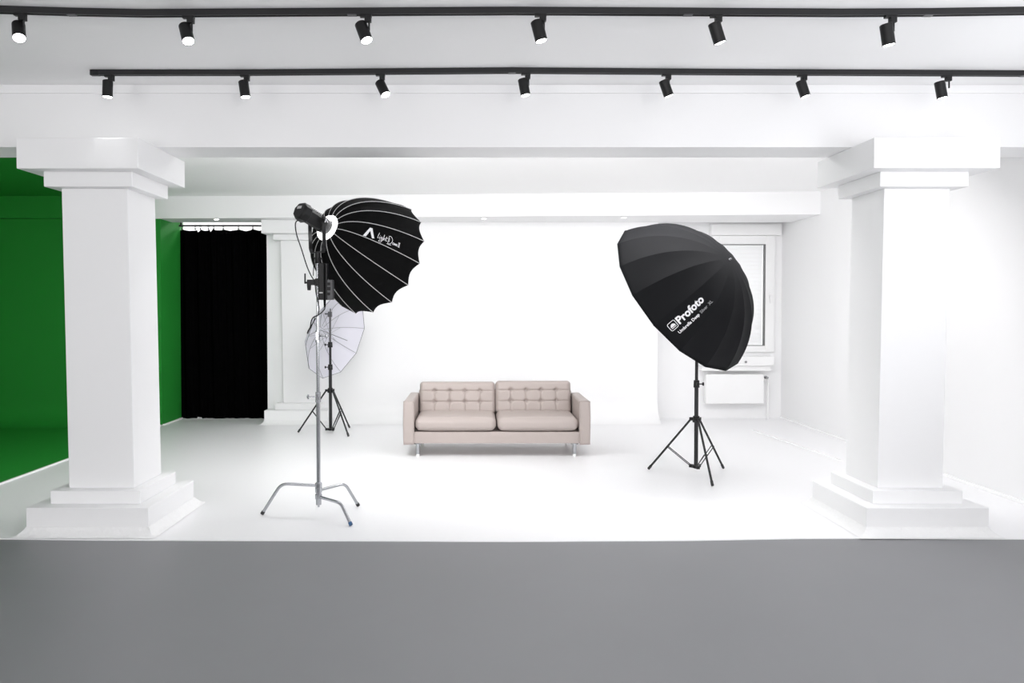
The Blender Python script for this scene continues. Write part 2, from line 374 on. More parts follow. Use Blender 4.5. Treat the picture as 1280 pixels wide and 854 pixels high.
# prototype spotlight: root at the underside of the track
def make_spot():
    r = thing('track_spotlight', (0, 0, 0), '', 'spotlight')
    mb = MB(); mb.box((-.045, -.014, -.012), (.02, .014, .006)); mb.box((-.018, -.016, -.038), (.018, .016, -.008)); mb.build('adapter', 'black_pl', r, smooth=False, bevel=.002)
    mb = MB(); mb.cyl((.006, 0, -.036), (.006, 0, -.085), .0055, seg=10); mb.build('stem', 'black_met', r)
    mb = MB(); seg = 32
    prof = [(0, .058), (.030, .058), (.034, .054), (.034, -.058), (.031, -.058), (.028, -.042), (0, -.042)]
    vs = [(rr*math.cos(2*PI*k/seg), rr*math.sin(2*PI*k/seg), z) for rr, z in prof for k in range(seg)]
    fs = [(j*seg+k, j*seg+(k+1) % seg, (j+1)*seg+(k+1) % seg, (j+1)*seg+k) for j in range(len(prof)-1) for k in range(seg)]
    mb.add(vs, fs); h = mb.build('lamp_head', 'black_pl', r)
    mb = MB(); n = 32; vs = [(0, 0, -.060)]+[(rr*math.cos(2*PI*k/n), rr*math.sin(2*PI*k/n), z) for rr, z in ((.017, -.0595), (.0305, -.056)) for k in range(n)]
    fs = [(0, 1+k, 1+(k+1) % n) for k in range(n)] + [(1+k, 1+(k+1) % n, 1+n+(k+1) % n, 1+n+k) for k in range(n)]
    mb.add(vs, fs); mb.build('lens', 'lens', h)
    return r
def copy_tree(o, parent=None):
    c = o.copy(); col.objects.link(c); c.parent = parent
    for ch in o.children: copy_tree(ch, c)
    return c
def interp(P, px):
    best = None
    for a, b in zip(P, P[1:]):
        for k in range(41):
            q = a.lerp(b, k/40); d = q-Vector((0, 0, EYE)); dd = d.y*math.cos(PITCH)-d.z*math.sin(PITCH)
            x = PX+F*d.x/dd
            if best is None or abs(x-px) < best[0]: best = (abs(x-px), q.copy())
    return best[1]
first = [(28, 19.3, 28.5, 27.8, 50, .5), (238, 229.5, 31.5, 237, 52.5, .38), (458.5, 451, 30.6, 458.3, 50, .28), (679, 671, 28, 676.4, 50, .05), (898, 892.5, 30, 900, 52.5, -.06), (1117, 1107.6, 32.8, 1111, 54.3, -.03)]
second = [(140, 134.5, 102, 134.5, 120.3, .05), (309, 304, 102.5, 307, 120.8, .08), (481, 474.7, 103, 482, 118.5, .32), (658, 653.6, 100.7, 656.7, 117.7, .05), (835, 829.5, 101.5, 836, 119.5, -.03), (1008, 1001, 102, 1006.5, 120, .05), (1182, 1174.6, 104, 1177.6, 120.8, 0)]
ords = ['leftmost spotlight', 'second spotlight from the left', 'third spotlight from the left', 'fourth spotlight from the left', 'fifth spotlight from the left', 'sixth spotlight from the left', 'seventh spotlight']
proto = make_spot(); used = False
for rowi, (rowd, P, txt, hl) in enumerate(((first, tr1, 'the front ceiling track', 6), (second, tr2, 'the rear ceiling track by the beam', 7))):
    for i, (ax, tx, ty, bx, by, tilt) in enumerate(rowd):
        q = interp(P, ax); Y = q.y
        o = proto if not used else copy_tree(proto); used = True
        o.location = (q.x, Y, ZCEIL-.036)
        look = ['brightly lit', 'brightly lit', 'brightly lit', 'barely lit', 'tilted', 'barely lit'] if rowi == 0 else ['upright, lit', 'lit', 'brightly lit', 'faintly lit', 'tilted', 'lit', 'barely lit']
        od = ords[i] if i < len(rowd)-1 else 'rightmost spotlight'
        o['label'] = 'black %s on %s, %s' % (od, txt, look[i])
        o['group'] = 'spotlights on '+('the front track' if rowi == 0 else 'the rear track')
        a = at(tx, ty, Y); b = at(bx, by, Y)
        c = (a+b)/2; ax_ = (a-b).normalized()
        # lean the lens end toward or away from the room's front
        ax_ = (ax_ + Vector((0, math.tan(tilt) , 0))).normalized()
        for ch in o.children:
            if ch.name.startswith('lamp_head'):
                ch.rotation_mode = 'QUATERNION'; ch.rotation_quaternion = Vector((0, 0, 1)).rotation_difference(ax_)
                ch.location = c - Vector(o.location)
            if ch.name.startswith('stem') and rowi >= 0: pass
        ld = bpy.data.lights.new('spot', 'SPOT'); ld.energy = 4*SPOTK; ld.spot_size = math.radians(60); ld.spot_blend = .6; ld.shadow_soft_size = .03
        lo = bpy.data.objects.new('spot_lamp', ld); col.objects.link(lo); lo.location = c - ax_*.075
        lo.rotation_mode = 'QUATERNION'; lo.rotation_quaternion = Vector((0, 0, 1)).rotation_difference(ax_)

# downlights in the rear beam
for px, py, lab in ((270.5, 273.9, 'small round lit downlight in the beam above the black curtain'), (605, 273.0, 'small round downlight in the rear beam, above the sofa'), (780, 271.5, 'small round downlight in the rear beam, left of the charcoal umbrella')):
    q = on_z(px, py, zg); yfl = yl+(yr-yl)*(q.x-XG)/(xr-XG); q.y = max(q.y, yfl+.07)
    t = thing('downlight', (q.x, q.y, zg), lab, 'downlight', 'downlights in the rear beam')
    mb = MB(); n = 28
    vs = [(q.x+rr*math.cos(2*PI*k/n), q.y+rr*math.sin(2*PI*k/n), z) for rr, z in ((.045, zg), (.045, zg-.006), (.034, zg-.008), (.034, zg-.001)) for k in range(n)]
    mb.add(vs, [(j*n+k, j*n+(k+1) % n, (j+1)*n+(k+1) % n, (j+1)*n+k) for j in range(3) for k in range(n)]); mb.build('trim_ring', 'pvc', t)
    mb = MB(); mb.cyl((q.x, q.y, zg-.004), (q.x, q.y, zg-.001), .033, seg=n); mb.build('lens', 'lens', t)

# ------------------------------------------------------------------ canopies
def basis(az, el):
    a = Vector((math.sin(az)*math.cos(el), math.cos(az)*math.cos(el), math.sin(el)))
    u = a.cross(Vector((0, 0, 1))).normalized(); return a, u, u.cross(a)
class Canopy:
    def __init__(s, A, az, el, roll, sgn, R, D, n, r0, thm, sag, scal):
        s.A = Vector(A); s.a, s.u, s.v = basis(az, el); s.roll, s.sgn, s.R, s.D, s.n, s.r0, s.thm, s.sag, s.scal = roll, sgn, R, D, n, r0, thm, sag, scal
    def p(s, t, k, off=0):                    # t 0 apex .. 1 rim; k rib number (may be fractional)
        th = s.roll + s.sgn*2*PI*k/s.n; fr = k-math.floor(k)
        w = s.thm*t
        r = s.r0+(s.R-s.r0)*math.sin(w)/math.sin(s.thm); h = s.D*(1-math.cos(w))/(1-math.cos(s.thm))
        # panels are nearly flat between ribs, a little slack
        ang = 2*PI/s.n; phi = (fr-.5)*ang
        chord = math.cos(ang/2)/math.cos(phi)
        r *= 1-(1-chord)*1.0 if t > 0 else 1
        bell = math.sin(PI*fr)
        r *= 1-s.sag*bell*math.sin(PI*min(1, t))
        h -= s.scal*s.D*bell*t**8
        r += off*1
        return s.A + s.a*h + (s.u*math.cos(th)+s.v*math.sin(th))*r
    def mesh(s, mb, nt=22, m=6):
        N = s.n*m; vs = []; fs = []
        for j in range(nt+1):
            for i in range(N): vs.append(s.p(j/nt, i/m))
        for j in range(nt):
            for i in range(N): fs.append((j*N+i, j*N+(i+1) % N, (j+1)*N+(i+1) % N, (j+1)*N+i))
        if s.r0 < .02:
            vs.append(s.A); c = len(vs)-1
            for i in range(N): fs.append((c, i, (i+1) % N))
        mb.add(vs, fs); return vs, fs

def text_mesh(body, size, offset=0.0, shear=0.0, spacing=1.0):
    c = bpy.data.curves.new('t', 'FONT'); c.body = body; c.size = size; c.offset = offset; c.shear = shear; c.space_character = spacing; c.resolution_u = 3
    o = bpy.data.objects.new('t', c); col.objects.link(o)
    bpy.context.view_layer.update()
    me = bpy.data.meshes.new_from_object(o.evaluated_get(bpy.context.evaluated_depsgraph_get()))
    vs = [v.co.copy() for v in me.vertices]; fs = [list(p.vertices) for p in me.polygons]
    bpy.data.objects.remove(o); bpy.data.curves.remove(c); bpy.data.meshes.remove(me)
    return vs, fs
def ribbon(pts, w):
    vs = []; fs = []
    for i, p in enumerate(pts):
        a = Vector(pts[max(i-1, 0)]); b = Vector(pts[min(i+1, len(pts)-1)]); t = (b-a); t = t.normalized() if t.length else Vector((1, 0))
        nn = Vector((-t.y, t.x))*w/2; p = Vector(p); vs += [(p.x+nn.x, p.y+nn.y, 0), (p.x-nn.x, p.y-nn.y, 0)]
    for i in range(len(pts)-1): fs.append([2*i, 2*i+1, 2*i+3, 2*i+2])
    return [Vector(v) for v in vs], fs
def decal(bvh, O, e1, e2, N, parts, name, m, parent):
    """lay flat artwork on a curved cloth: every vertex drops along -N to the cloth; N points outward"""
    mb = MB()
    for vs, fs in parts:
        bm = bmesh.new(); bv = [bm.verts.new(v) for v in vs]
        for f in fs:
            try: bm.faces.new([bv[i] for i in f])
            except ValueError: pass
        bmesh.ops.triangulate(bm, faces=bm.faces)
        bmesh.ops.subdivide_edges(bm, edges=[e for e in bm.edges if e.calc_length() > .02], cuts=2, use_grid_fill=True)
        bm.verts.index_update(); out = []
        for v in bm.verts:
            w = O + e1*v.co.x + e2*v.co.y
            h, nn, _, _ = bvh.ray_cast(w+N*.4, -N)
            out.append((h if h is not None else w) + N*.0035)
        mb.add(out, [[v.index for v in f.verts] for f in bm.faces]); bm.free()
    return mb.build(name, m, parent, smooth=False)
def frame_on(bvh, p_left, p_right):
    """frame on the cloth from two of its points: e1 along the writing, N outward to the viewer's side"""
    def hit(p):
        d = ray(*p).normalized(); h, n, _, _ = bvh.ray_cast(Vector((0, 0, EYE)), d)
        if n.dot(d) > 0: n = -n
        return h, n
    a, n1 = hit(p_left); b, n2 = hit(p_right); N = (n1+n2).normalized(); e1 = (b-a); L = e1.length; e1 = (e1-N*e1.dot(N)).normalized()
    e2 = N.cross(e1).normalized(); return a, e1, e2, N, L

# --- deep charcoal umbrella on the right
UC = Canopy((2.296, 6.9, 2.058), -.784, -.590, 1.967, 1, .822, .585, 16, .004, 1.22, .028, .0)
um = thing('photo_umbrella', UC.A+UC.a*UC.D, 'large deep charcoal photo umbrella with white lettering, tilted on the right tripod', 'umbrella')
mb = MB(); vs, fs = UC.mesh(mb, 26, 6); cp = mb.build('canopy', 'umb_fab', um, sharp=9)
sd = cp.modifiers.new('thickness', 'SOLIDIFY'); sd.thickness = .0015; sd.offset = 0
bvh = BVHTree.FromPolygons([Vector(v) for v in vs], fs)
# sharper creases at the ribs
for i in range(16):
    mb = MB(); mb.tube([UC.p(t/12, i, -.009) + UC.a*.010 for t in range(1, 13)], .0025, seg=6); mb.build('rib', 'steel', um)
mb = MB(); mb.cyl(UC.A-UC.a*.022, UC.A+UC.a*.004, .008, .011, seg=14); mb.build('tip', 'steel', um)
PB = UC.A+UC.a*.80
mb = MB(); mb.cyl(UC.A, PB, .005, seg=10); mb.build('shaft', 'steel', um)
mb = MB(); mb.tube([UC.p(1, i*.5, .001) for i in range(33)], .003, seg=6, cap=False); mb.build('hem', 'umb_fab', um)
for i in range(0, 16):
    mb = MB(); mb.cyl(UC.A+UC.a*.42, UC.p(.55, i, -.014)+UC.a*.01, .002, seg=5); mb.build('stretcher', 'steel', um)
# lettering
O, e1, e2, N, L = frame_on(bvh, (849.5, 405.5), (880.5, 375.5))
tv, tf = text_mesh('Profoto', 1.0, .035)
xs = [v.x for v in tv]; sc = L/(max(xs)-min(xs)); x0 = min(xs)
tv = [Vector(((v.x-x0)*sc, v.y*sc-.035*0, 0)) for v in tv]
capH = .72*sc
decal(bvh, O, e1, e2, N, [(tv, tf)], 'lettering', 'print_w', um)
s2 = sc*.60
t1, f1 = text_mesh('Umbrella Deep', 1.0, .025); w1_ = max(v.x for v in t1)
Lsm = L*.78; s2 = Lsm/w1_
t1 = [Vector((v.x*s2-.055, v.y*s2-.062, 0)) for v in t1]
decal(bvh, O, e1, e2, N, [(t1, f1)], 'lettering', 'print_w', um)
t2, f2 = text_mesh('Silver  XL', 1.0, 0); t2 = [Vector((v.x*s2+Lsm-.055+.018, v.y*s2-.062, 0)) for v in t2]
decal(bvh, O, e1, e2, N, [(t2, f2)], 'lettering', 'print_g', um)
# badge: rounded square outline with a domed shape and bar in it
bs = capH*1.05; bx, by = -bs*1.18, -capH*.06
def rr_pts(x0, y0, x1, y1, r, n=5):
    P = []
    for cx, cy, a0 in ((x1-r, y0+r, -PI/2), (x1-r, y1-r, 0), (x0+r, y1-r, PI/2), (x0+r, y0+r, PI)):
        for k in range(n+1): a = a0+k/n*PI/2; P.append((cx+r*math.cos(a), cy+r*math.sin(a)))
    P.append(P[0]); P.append(P[1]); return P
parts = [ribbon(rr_pts(bx, by, bx+bs, by+bs, bs*.18), bs*.07)]
cx, cy = bx+bs*.5, by+bs*.36
arc = [Vector((cx+bs*.33*math.cos(PI*k/12), cy+bs*.38*math.sin(PI*k/12), 0)) for k in range(13)]
parts.append((arc, [list(range(13))])); parts.append(([Vector(q) for q in ((bx+bs*.17, by+bs*.2, 0), (bx+bs*.83, by+bs*.2, 0), (bx+bs*.83, by+bs*.28, 0), (bx+bs*.17, by+bs*.28, 0))], [[0, 1, 2, 3]]))
decal(bvh, O, e1, e2, N, parts, 'badge', 'print_w', um)

# --- tripod stand builder
def tripod(label, hub, feet, z_top_hub, z_low_hub, z_top, collars, r_base, brace_at, knobside=1, topmat='black_met', stage=None, double=True):
    t = thing('light_stand', (hub.x, hub.y, 0), label, 'light stand')
    H = Vector((hub.x, hub.y, 0)); Z = Vector((0, 0, 1))
    mb = MB(); mb.cyl(H+Z*(z_low_hub-.02), H+Z*(collars[0] if collars else z_top), r_base, seg=20); mb.build('pole', 'black_met', t)
    zs = list(collars)+[z_top]
    for i, zc in enumerate(collars):
        mb = MB(); mb.cyl(H+Z*zc, H+Z*zs[i+1], r_base*(.78**(i+1)), seg=18); mb.build('pole', topmat if i == len(collars)-1 else 'black_met', t)
        mb = MB(); mb.cyl(H+Z*(zc-.035), H+Z*(zc+.035), r_base*1.5, r_base*1.35, seg=20); mb.box((hub.x-.012, hub.y-.045, zc-.012), (hub.x+.012, hub.y-.01, zc+.014)); c = mb.build('collar', 'black_pl', t, bevel=.002)
        mb = MB(); k0 = Vector((hub.x+knobside*r_base*1.2, hub.y-.01, zc)); mb.cyl(k0, k0+Vector((knobside*.035, -.004, 0)), .006, seg=10); mb.box((min(k0.x+knobside*.03, k0.x+knobside*.045), k0.y-.012, zc-.016), (max(k0.x+knobside*.03, k0.x+knobside*.045), k0.y+.006, zc+.016)); mb.build('knob', 'black_pl', c, bevel=.003)
    mb = MB(); mb.cyl(H+Z*(z_top_hub-.03), H+Z*(z_top_hub+.03), r_base*1.9, r_base*1.6, seg=20)
    mb2 = MB(); mb2.cyl(H+Z*(z_low_hub-.014), H+Z*(z_low_hub+.012), r_base*2.0, seg=20)
    for i, f in enumerate(feet):
        d = Vector((f.x-hub.x, f.y-hub.y, 0)).normalized(); s = d.cross(Z)
        for b_, z in ((mb, z_top_hub), (mb2, z_low_hub)):
            m = Matrix.Translation(H+Z*z) @ Matrix(((d.x, s.x, 0, 0), (d.y, s.y, 0, 0), (0, 0, 1, 0), (0, 0, 0, 1)))
            b_.box((r_base, -.016, -.016), (r_base*1.6+.035, .016, .014), m)
    mb.build('hub', 'black_pl', t, bevel=.002); mb2.build('lower_hub', 'black_pl', t, bevel=.002)
    for i, f in enumerate(feet):
        d = Vector((f.x-hub.x, f.y-hub.y, 0)).normalized(); s = d.cross(Z)
        p0 = H+Z*z_top_hub+d*(r_base*1.6+.02); p1 = Vector((f.x, f.y, .012))
        mb = MB(); mb.cyl(p0, p1, .0105, seg=12); lg = mb.build('leg', 'black_met', t)
        mb = MB(); dd = (p1-p0).normalized(); mb.cyl(p1-dd*.04, p1+dd*.006, .0135, seg=12); mb.build('rubber_foot', 'rubber', lg)
        q1 = p0.lerp(p1, brace_at); q0 = H+Z*z_low_hub+d*(r_base*1.6+.02)
        for sg in ((-1, 1) if double else (0,)):
            mb = MB(); mb.cyl(q0+s*sg*.015, q1+s*sg*.015, .0045, seg=8); mb.build('brace', 'black_met', t)
    return t
hubR = Vector((at(870.5, 500, 7.3).x, 7.3, 0))
def zat(px, py, Y): return at(px, py, Y).z
stR = tripod('black tripod light stand holding the charcoal umbrella, right of the sofa', hubR, [on_z(811, 587), on_z(890.5, 608), on_z(904, 586)],
             zat(870, 524, 7.3), zat(870, 583, 7.3), 1.72, [zat(870, 480, 7.3)], .019, .55, 1)
# --- flash head inside the umbrella, on top of the stand
fh = thing('flash_head', (hubR.x, hubR.y, 1.70), 'black flash head hidden inside the charcoal umbrella on the right stand', 'flash head')
c0 = Vector((hubR.x, hubR.y, 1.80))
mb = MB(); mb.cyl(c0-Vector((0, 0, .09)), c0, .018, seg=16); mb.box((c0.x-.03, c0.y-.03, c0.z-.02), (c0.x+.03, c0.y+.03, c0.z+.03)); mb.build('bracket', 'black_pl', fh, bevel=.004)
ha = -UC.a
mb = MB(); mb.cyl(c0+Vector((0, 0, .09))-ha*.16, c0+Vector((0, 0, .09))+ha*.10, .06, seg=24); mb.build('body', 'black_pl', fh, bevel=.006)
mb = MB(); mb.cyl(c0+Vector((0, 0, .09))+ha*.10, c0+Vector((0, 0, .09))+ha*.112, .052, seg=24); mb.build('flash_glass', 'print_w', fh)

# --- white translucent umbrella behind
WC = Canopy((-2.056, 10.05, 1.339), 5.202, .289, .794, -1, .58, -.275, 10, .004, 1.0, .01, .0)
uw = thing('photo_umbrella', WC.A+WC.a*WC.D, 'white translucent shoot-through umbrella on the black tripod behind the chrome stand', 'umbrella')
mb = MB(); vs, fs = WC.mesh(mb, 18, 6); o = mb.build('canopy', 'white_fab', uw)
for i in range(10):
    mb = MB(); mb.tube([WC.p(t/12, i, -.006)-WC.a*.006 for t in range(1, 13)], .003, seg=6); mb.build('rib', 'steel', uw)
    mb = MB(); mb.cyl(WC.A+WC.a*(-.16), WC.p(.5, i, -.01), .0022, seg=5); mb.build('stretcher', 'steel', uw)
mb = MB(); mb.cyl(WC.A+WC.a*.01, WC.A-WC.a*.46, .0045, seg=8); mb.build('shaft', 'steel', uw)
mb = MB(); mb.tube([WC.p(1, i) for i in range(11)], .0028, seg=6, cap=False); mb.build('hem', 'dark_met', uw)
hubW = Vector((at(413, 480, 9.93).x, 9.93, 0))
stW = tripod('black tripod light stand beside the rear column, behind the chrome stand', hubW, [on_z(373, 541), on_z(435.5, 546), on_z(436.6, 535)],
             zat(413, 488, 9.93), zat(413, 536.5, 9.93), zat(413, 391, 9.93), [zat(413, 459, 9.93), zat(413, 431, 9.93)], .021, .5, -1, 'dark_met')
pt = at(413, 391.5, 9.93)
mb = MB(); mb.box((pt.x-.028, 9.90, pt.z-.05), (pt.x+.02, 9.96, pt.z+.02)); mb.cyl((pt.x-.02, 9.93, pt.z-.01), (pt.x-.075, 9.93, pt.z-.01), .009, seg=10); mb.cyl((pt.x, 9.93, pt.z-.02), (pt.x, 9.93, pt.z+.06), .008, seg=10)
mb.build('top_bracket', 'dark_met', stW, bevel=.004)

# --- chrome C-stand
hub = Vector((-1.222, 5.87, 0)); Z = Vector((0, 0, 1))
cs = thing('light_stand', hub, 'tall chrome stand with three bent turtle legs carrying the black softbox', 'light stand')
def zpx(y): return at(397, y, 5.87).z
mb = MB(); mb.cyl(hub+Z*zpx(629), hub+Z*zpx(502), .0155, seg=24); mb.build('pole', 'chrome', cs)
mb = MB(); mb.cyl(hub+Z*zpx(502), hub+Z*zpx(428), .0125, seg=24); mb.build('pole', 'chrome', cs)
mb = MB(); mb.cyl(hub+Z*zpx(428), hub+Z*zpx(326), .0100, seg=24); mb.build('pole', 'chrome', cs)
for y0, y1, r, side in ((503, 490, .021, -1), (428.5, 413, .018, 1)):
    mb = MB(); mb.cyl(hub+Z*zpx(y0), hub+Z*zpx(y1), r, r*.92, seg=24); mb.box((hub.x-.012, hub.y-.03, zpx(y0)+.02), (hub.x+.012, hub.y, zpx(y1)-.012)); c = mb.build('collar', 'chrome', cs, bevel=.002)
    zk = zpx((y0+y1)/2)+.004; mb = MB(); k0 = hub+Vector((side*r, -.006, zk)); mb.cyl(k0, k0+Vector((side*.05, -.012, 0)), .006, seg=12)
    e = k0+Vector((side*.05, -.012, 0)); mb.tube([e+Vector((side*.0, 0, -.018)), e+Vector((side*.006, 0, 0)), e+Vector((0, 0, .018))], [.006, .008, .006], seg=10); mb.build('knob', 'chrome', c)
feet = [(on_z(328, 644), .66, (352, 604.6), 607), (on_z(438.5, 658), .70, (427, 629), 621), (on_z(447.5, 633.5), .66, (433, 604.5), 613)]
mb = MB(); mb.cyl(hub+Z*zpx(631), hub+Z*zpx(603), .021, seg=24); mb.cyl(hub+Z*zpx(634), hub+Z*zpx(629), .008, seg=12)
for f, fr_, bpx, hy in feet:
    zh = zpx(hy); mb.cyl(hub+Z*(zh-.017), hub+Z*(zh+.02), .027, seg=24)
mb.build('hub', 'chrome', cs, bevel=.002)
for i, (f, fr_, bpx, hy) in enumerate(feet):
    d = Vector((f.x-hub.x, f.y-hub.y, 0)); L_ = d.length; dn = d.normalized(); zh = zpx(hy)
    pb = hub + d*fr_; zb = at(bpx[0], bpx[1], pb.y).z
    pb = Vector((pb.x, pb.y, zb)); p0 = hub+dn*.022+Z*zh; p1 = Vector((f.x, f.y, .014))
    A_ = p0.lerp(pb, .80); B_ = pb.lerp(p1, .22)
    P = [p0, p0.lerp(A_, .5), A_]
    for k in range(1, 8):
        t = k/8; P.append(A_*(1-t)**2+pb*2*t*(1-t)+B_*t*t)
    P += [B_, B_.lerp(p1, .5), p1]
    mb = MB(); mb.tube(P, .0118, seg=18); lg = mb.build('leg', 'chrome', cs)
    dd = (p1-B_).normalized(); mb = MB(); mb.cyl(p1-dd*.018, p1+dd*.006, .0145, seg=16); mb.build('rubber_foot', 'foot_blue' if i == 1 else 'rubber', lg)
# black grip head with T handle at the side of the pole
gp = at(387, 353, 5.86)
mb = MB(); mb.cyl((hub.x, 5.835, gp.z), (hub.x, 5.90, gp.z), .03, seg=20); mb.box((gp.x-.015, 5.83, gp.z-.022), (hub.x+.02, 5.88, gp.z+.02)); mb.cyl((gp.x+.0, 5.84, gp.z-.02), (gp.x, 5.84, gp.z-.062), .017, .013, seg=14)
g = mb.build('grip_clamp', 'black_pl', cs, bevel=.003)
e = at(381.5, 353.5, 5.86); mb = MB(); mb.cyl((gp.x, 5.855, gp.z), (e.x, 5.855, gp.z-.004), .008, seg=10); mb.cyl((e.x, 5.855, gp.z-.01), (e.x, 5.855, at(381, 342, 5.86).z), .006, seg=10); mb.build('clamp_handle', 'black_pl', g)

# --- softbox
SC = Canopy((-1.159, 5.95, 2.244), .637, -.363, 7.326, -1, .500, .585, 16, .100, 1.12, .022, .075)
sx = thing('softbox', SC.A+SC.a*SC.D*.5, 'black parabolic softbox with white piping and white lettering on the chrome stand', 'softbox')
mb = MB(); vs, fs = SC.mesh(mb, 26, 8); o = mb.build('shell', 'black_fab', sx, sharp=9); sd = o.modifiers.new('thickness', 'SOLIDIFY'); sd.thickness = .002; sd.offset = 0
bvh = BVHTree.FromPolygons([Vector(v) for v in vs], fs)
for i in range(16):
    mb = MB(); mb.tube([SC.p(t/16, i, .003) for t in range(0, 17)], .0030, seg=6); mb.build('piping', 'piping', sx)
mb = MB(); n = 64; cc = SC.A+SC.a*SC.D*.90
vs2 = [cc+SC.a*.02]+[cc+(SC.u*math.cos(2*PI*k/n)+SC.v*math.sin(2*PI*k/n))*SC.R*.95 for k in range(n)]
mb.add(vs2, [(0, 1+k, 1+(k+1) % n) for k in range(n)]); mb.build('front_diffuser', 'diff', sx)
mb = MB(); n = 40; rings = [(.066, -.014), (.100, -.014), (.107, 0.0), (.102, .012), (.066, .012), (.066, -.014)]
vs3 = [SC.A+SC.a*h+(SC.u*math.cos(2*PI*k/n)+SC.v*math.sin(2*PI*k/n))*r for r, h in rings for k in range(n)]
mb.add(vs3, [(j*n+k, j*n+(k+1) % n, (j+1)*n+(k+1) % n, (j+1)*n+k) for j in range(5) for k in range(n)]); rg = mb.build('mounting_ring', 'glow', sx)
rg['label'] = 'white mounting ring with lamp light leaking through'
mb = MB()
for k in range(8):
    an = 2*PI*k/8+.2; q = SC.A-SC.a*.012+(SC.u*math.cos(an)+SC.v*math.sin(an))*.084; mb.cyl(q-SC.a*.004, q+SC.a*.004, .004, seg=10)
mb.build('ring_screw', 'dark_met', rg)
# lettering: chevron mark + handwritten words
O, e1, e2, N, L = frame_on(bvh, (455.5, 293), (499, 307.5))
u = L
def sc2(P, s=1): return [(x*s, y*s) for x, y in P]
mk = [([Vector(q) for q in ((-.04*u, -.055*u, 0), (.045*u, -.055*u, 0), (.155*u, .19*u, 0), (.105*u, .22*u, 0))], [[0, 1, 2, 3]]),
      ([Vector(q) for q in ((.105*u, .22*u, 0), (.175*u, .22*u, 0), (.275*u, -.045*u, 0), (.21*u, -.06*u, 0), (.135*u, .13*u, 0))], [[0, 4, 3, 2, 1]])]
decal(bvh, O, e1, e2, N, mk, 'logo', 'print_w', sx)
def cur(P, n=5): return [(p.x, p.y) for p in smooth_path([(x, y, 0) for x, y in P], n)]
st = [cur([(.39, .17), (.365, .08), (.36, .02), (.385, .02)]), cur([(.415, .07), (.41, .015), (.43, .01)]), [(.42, .10), (.424, .11)],
      cur([(.49, .06), (.455, .07), (.445, .03), (.475, .02), (.49, .06), (.485, -.03), (.45, -.085), (.40, -.075), (.41, -.04), (.47, -.02), (.52, .0)]),
      cur([(.535, .16), (.52, .05), (.52, .0), (.545, .06), (.565, .05), (.565, 0)]), cur([(.605, .13), (.595, .03), (.60, .0), (.625, .01)]), [(.575, .085), (.64, .09)],
      cur([(.67, .15), (.665, .05), (.66, -.04), (.72, -.035), (.775, .03), (.775, .11), (.72, .17), (.66, .165)]), cur([(.69, .11), (.685, 0)]), cur([(.63, -.06), (.70, -.07), (.76, -.06)]),
      cur([(.815, .03), (.795, .0), (.81, -.03), (.835, -.01), (.825, .025), (.81, .03)]), cur([(.85, .02), (.85, -.03), (.855, .0), (.87, .02), (.873, -.03), (.88, .01), (.893, .02), (.897, -.03)]),
      cur([(.91, -.005), (.93, .005), (.925, .025), (.91, .015), (.91, -.02), (.93, -.03), (.945, -.02)]),
      [(.975, .085), (.972, -.035)], [(.998, .085), (.995, -.035)], [(.962, .085), (1.012, .085)], [(.958, -.037), (1.008, -.037)]]
decal(bvh, O, e1, e2, N, [ribbon([(x*u, (y-.01)*u) for x, y in P], .013*u) for P in st], 'lettering', 'print_w', sx)

# --- lamp body, yoke, driver
a, uu, vv_ = SC.a, SC.u, SC.v
lp = thing('studio_lamp', at(397, 318, 5.87), 'black tubular studio lamp in a yoke on top of the chrome stand', 'studio lamp')
def axp(s, x=0, y=0): return SC.A + a*s + uu*x + vv_*y
def prism(mb, s0, s1, r0, r1, seg=8, ph=PI/8, sqx=1.0, sqy=1.0):
    vs = []
    for s_, r in ((s0, r0), (s1, r1)):
        for k in range(seg):
            an = 2*PI*k/seg+ph; vs.append(axp(s_, r*sqx*math.cos(an), r*sqy*math.sin(an)))
    mb.add(vs, [(k, (k+1) % seg, seg+(k+1) % seg, seg+k) for k in range(seg)]+[tuple(range(seg)), tuple(seg+k for k in range(seg))])
mb = MB(); prism(mb, -.245, -.085, .060, .060, sqx=.92); prism(mb, -.085, -.06, .058, .066, 24); bd = mb.build('housing', 'black_pl', lp, bevel=.004)
mb = MB(); prism(mb, -.29, -.235, .072, .076); prism(mb, -.305, -.29, .060, .072); mb.build('rear_cover', 'black_pl', lp, bevel=.003)
mb = MB(); prism(mb, -.06, -.014, .062, .060, 32, 0); mb.build('front_collar', 'black_met', lp)
mb = MB()
for k in range(7): s_ = -.225+k*.018; mb.add([axp(s_, -.03, .0575), axp(s_, .03, .0575), axp(s_+.007, .03, .0575), axp(s_+.007, -.03, .0575), axp(s_, -.03, .061), axp(s_, .03, .061), axp(s_+.007, .03, .061), axp(s_+.007, -.03, .061)], [(0,1,2,3),(4,7,6,5),(0,4,5,1),(1,5,6,2),(2,6,7,3),(3,7,4,0)])
mb.build('cooling_fins', 'dark_met', bd, smooth=False)
mb = MB(); mb.add([axp(-.307, -.026, .012), axp(-.307, .022, .012), axp(-.307, .022, .034), axp(-.307, -.026, .034)], [(0, 1, 2, 3)]); mb.build('badge', 'piping', lp, smooth=False)
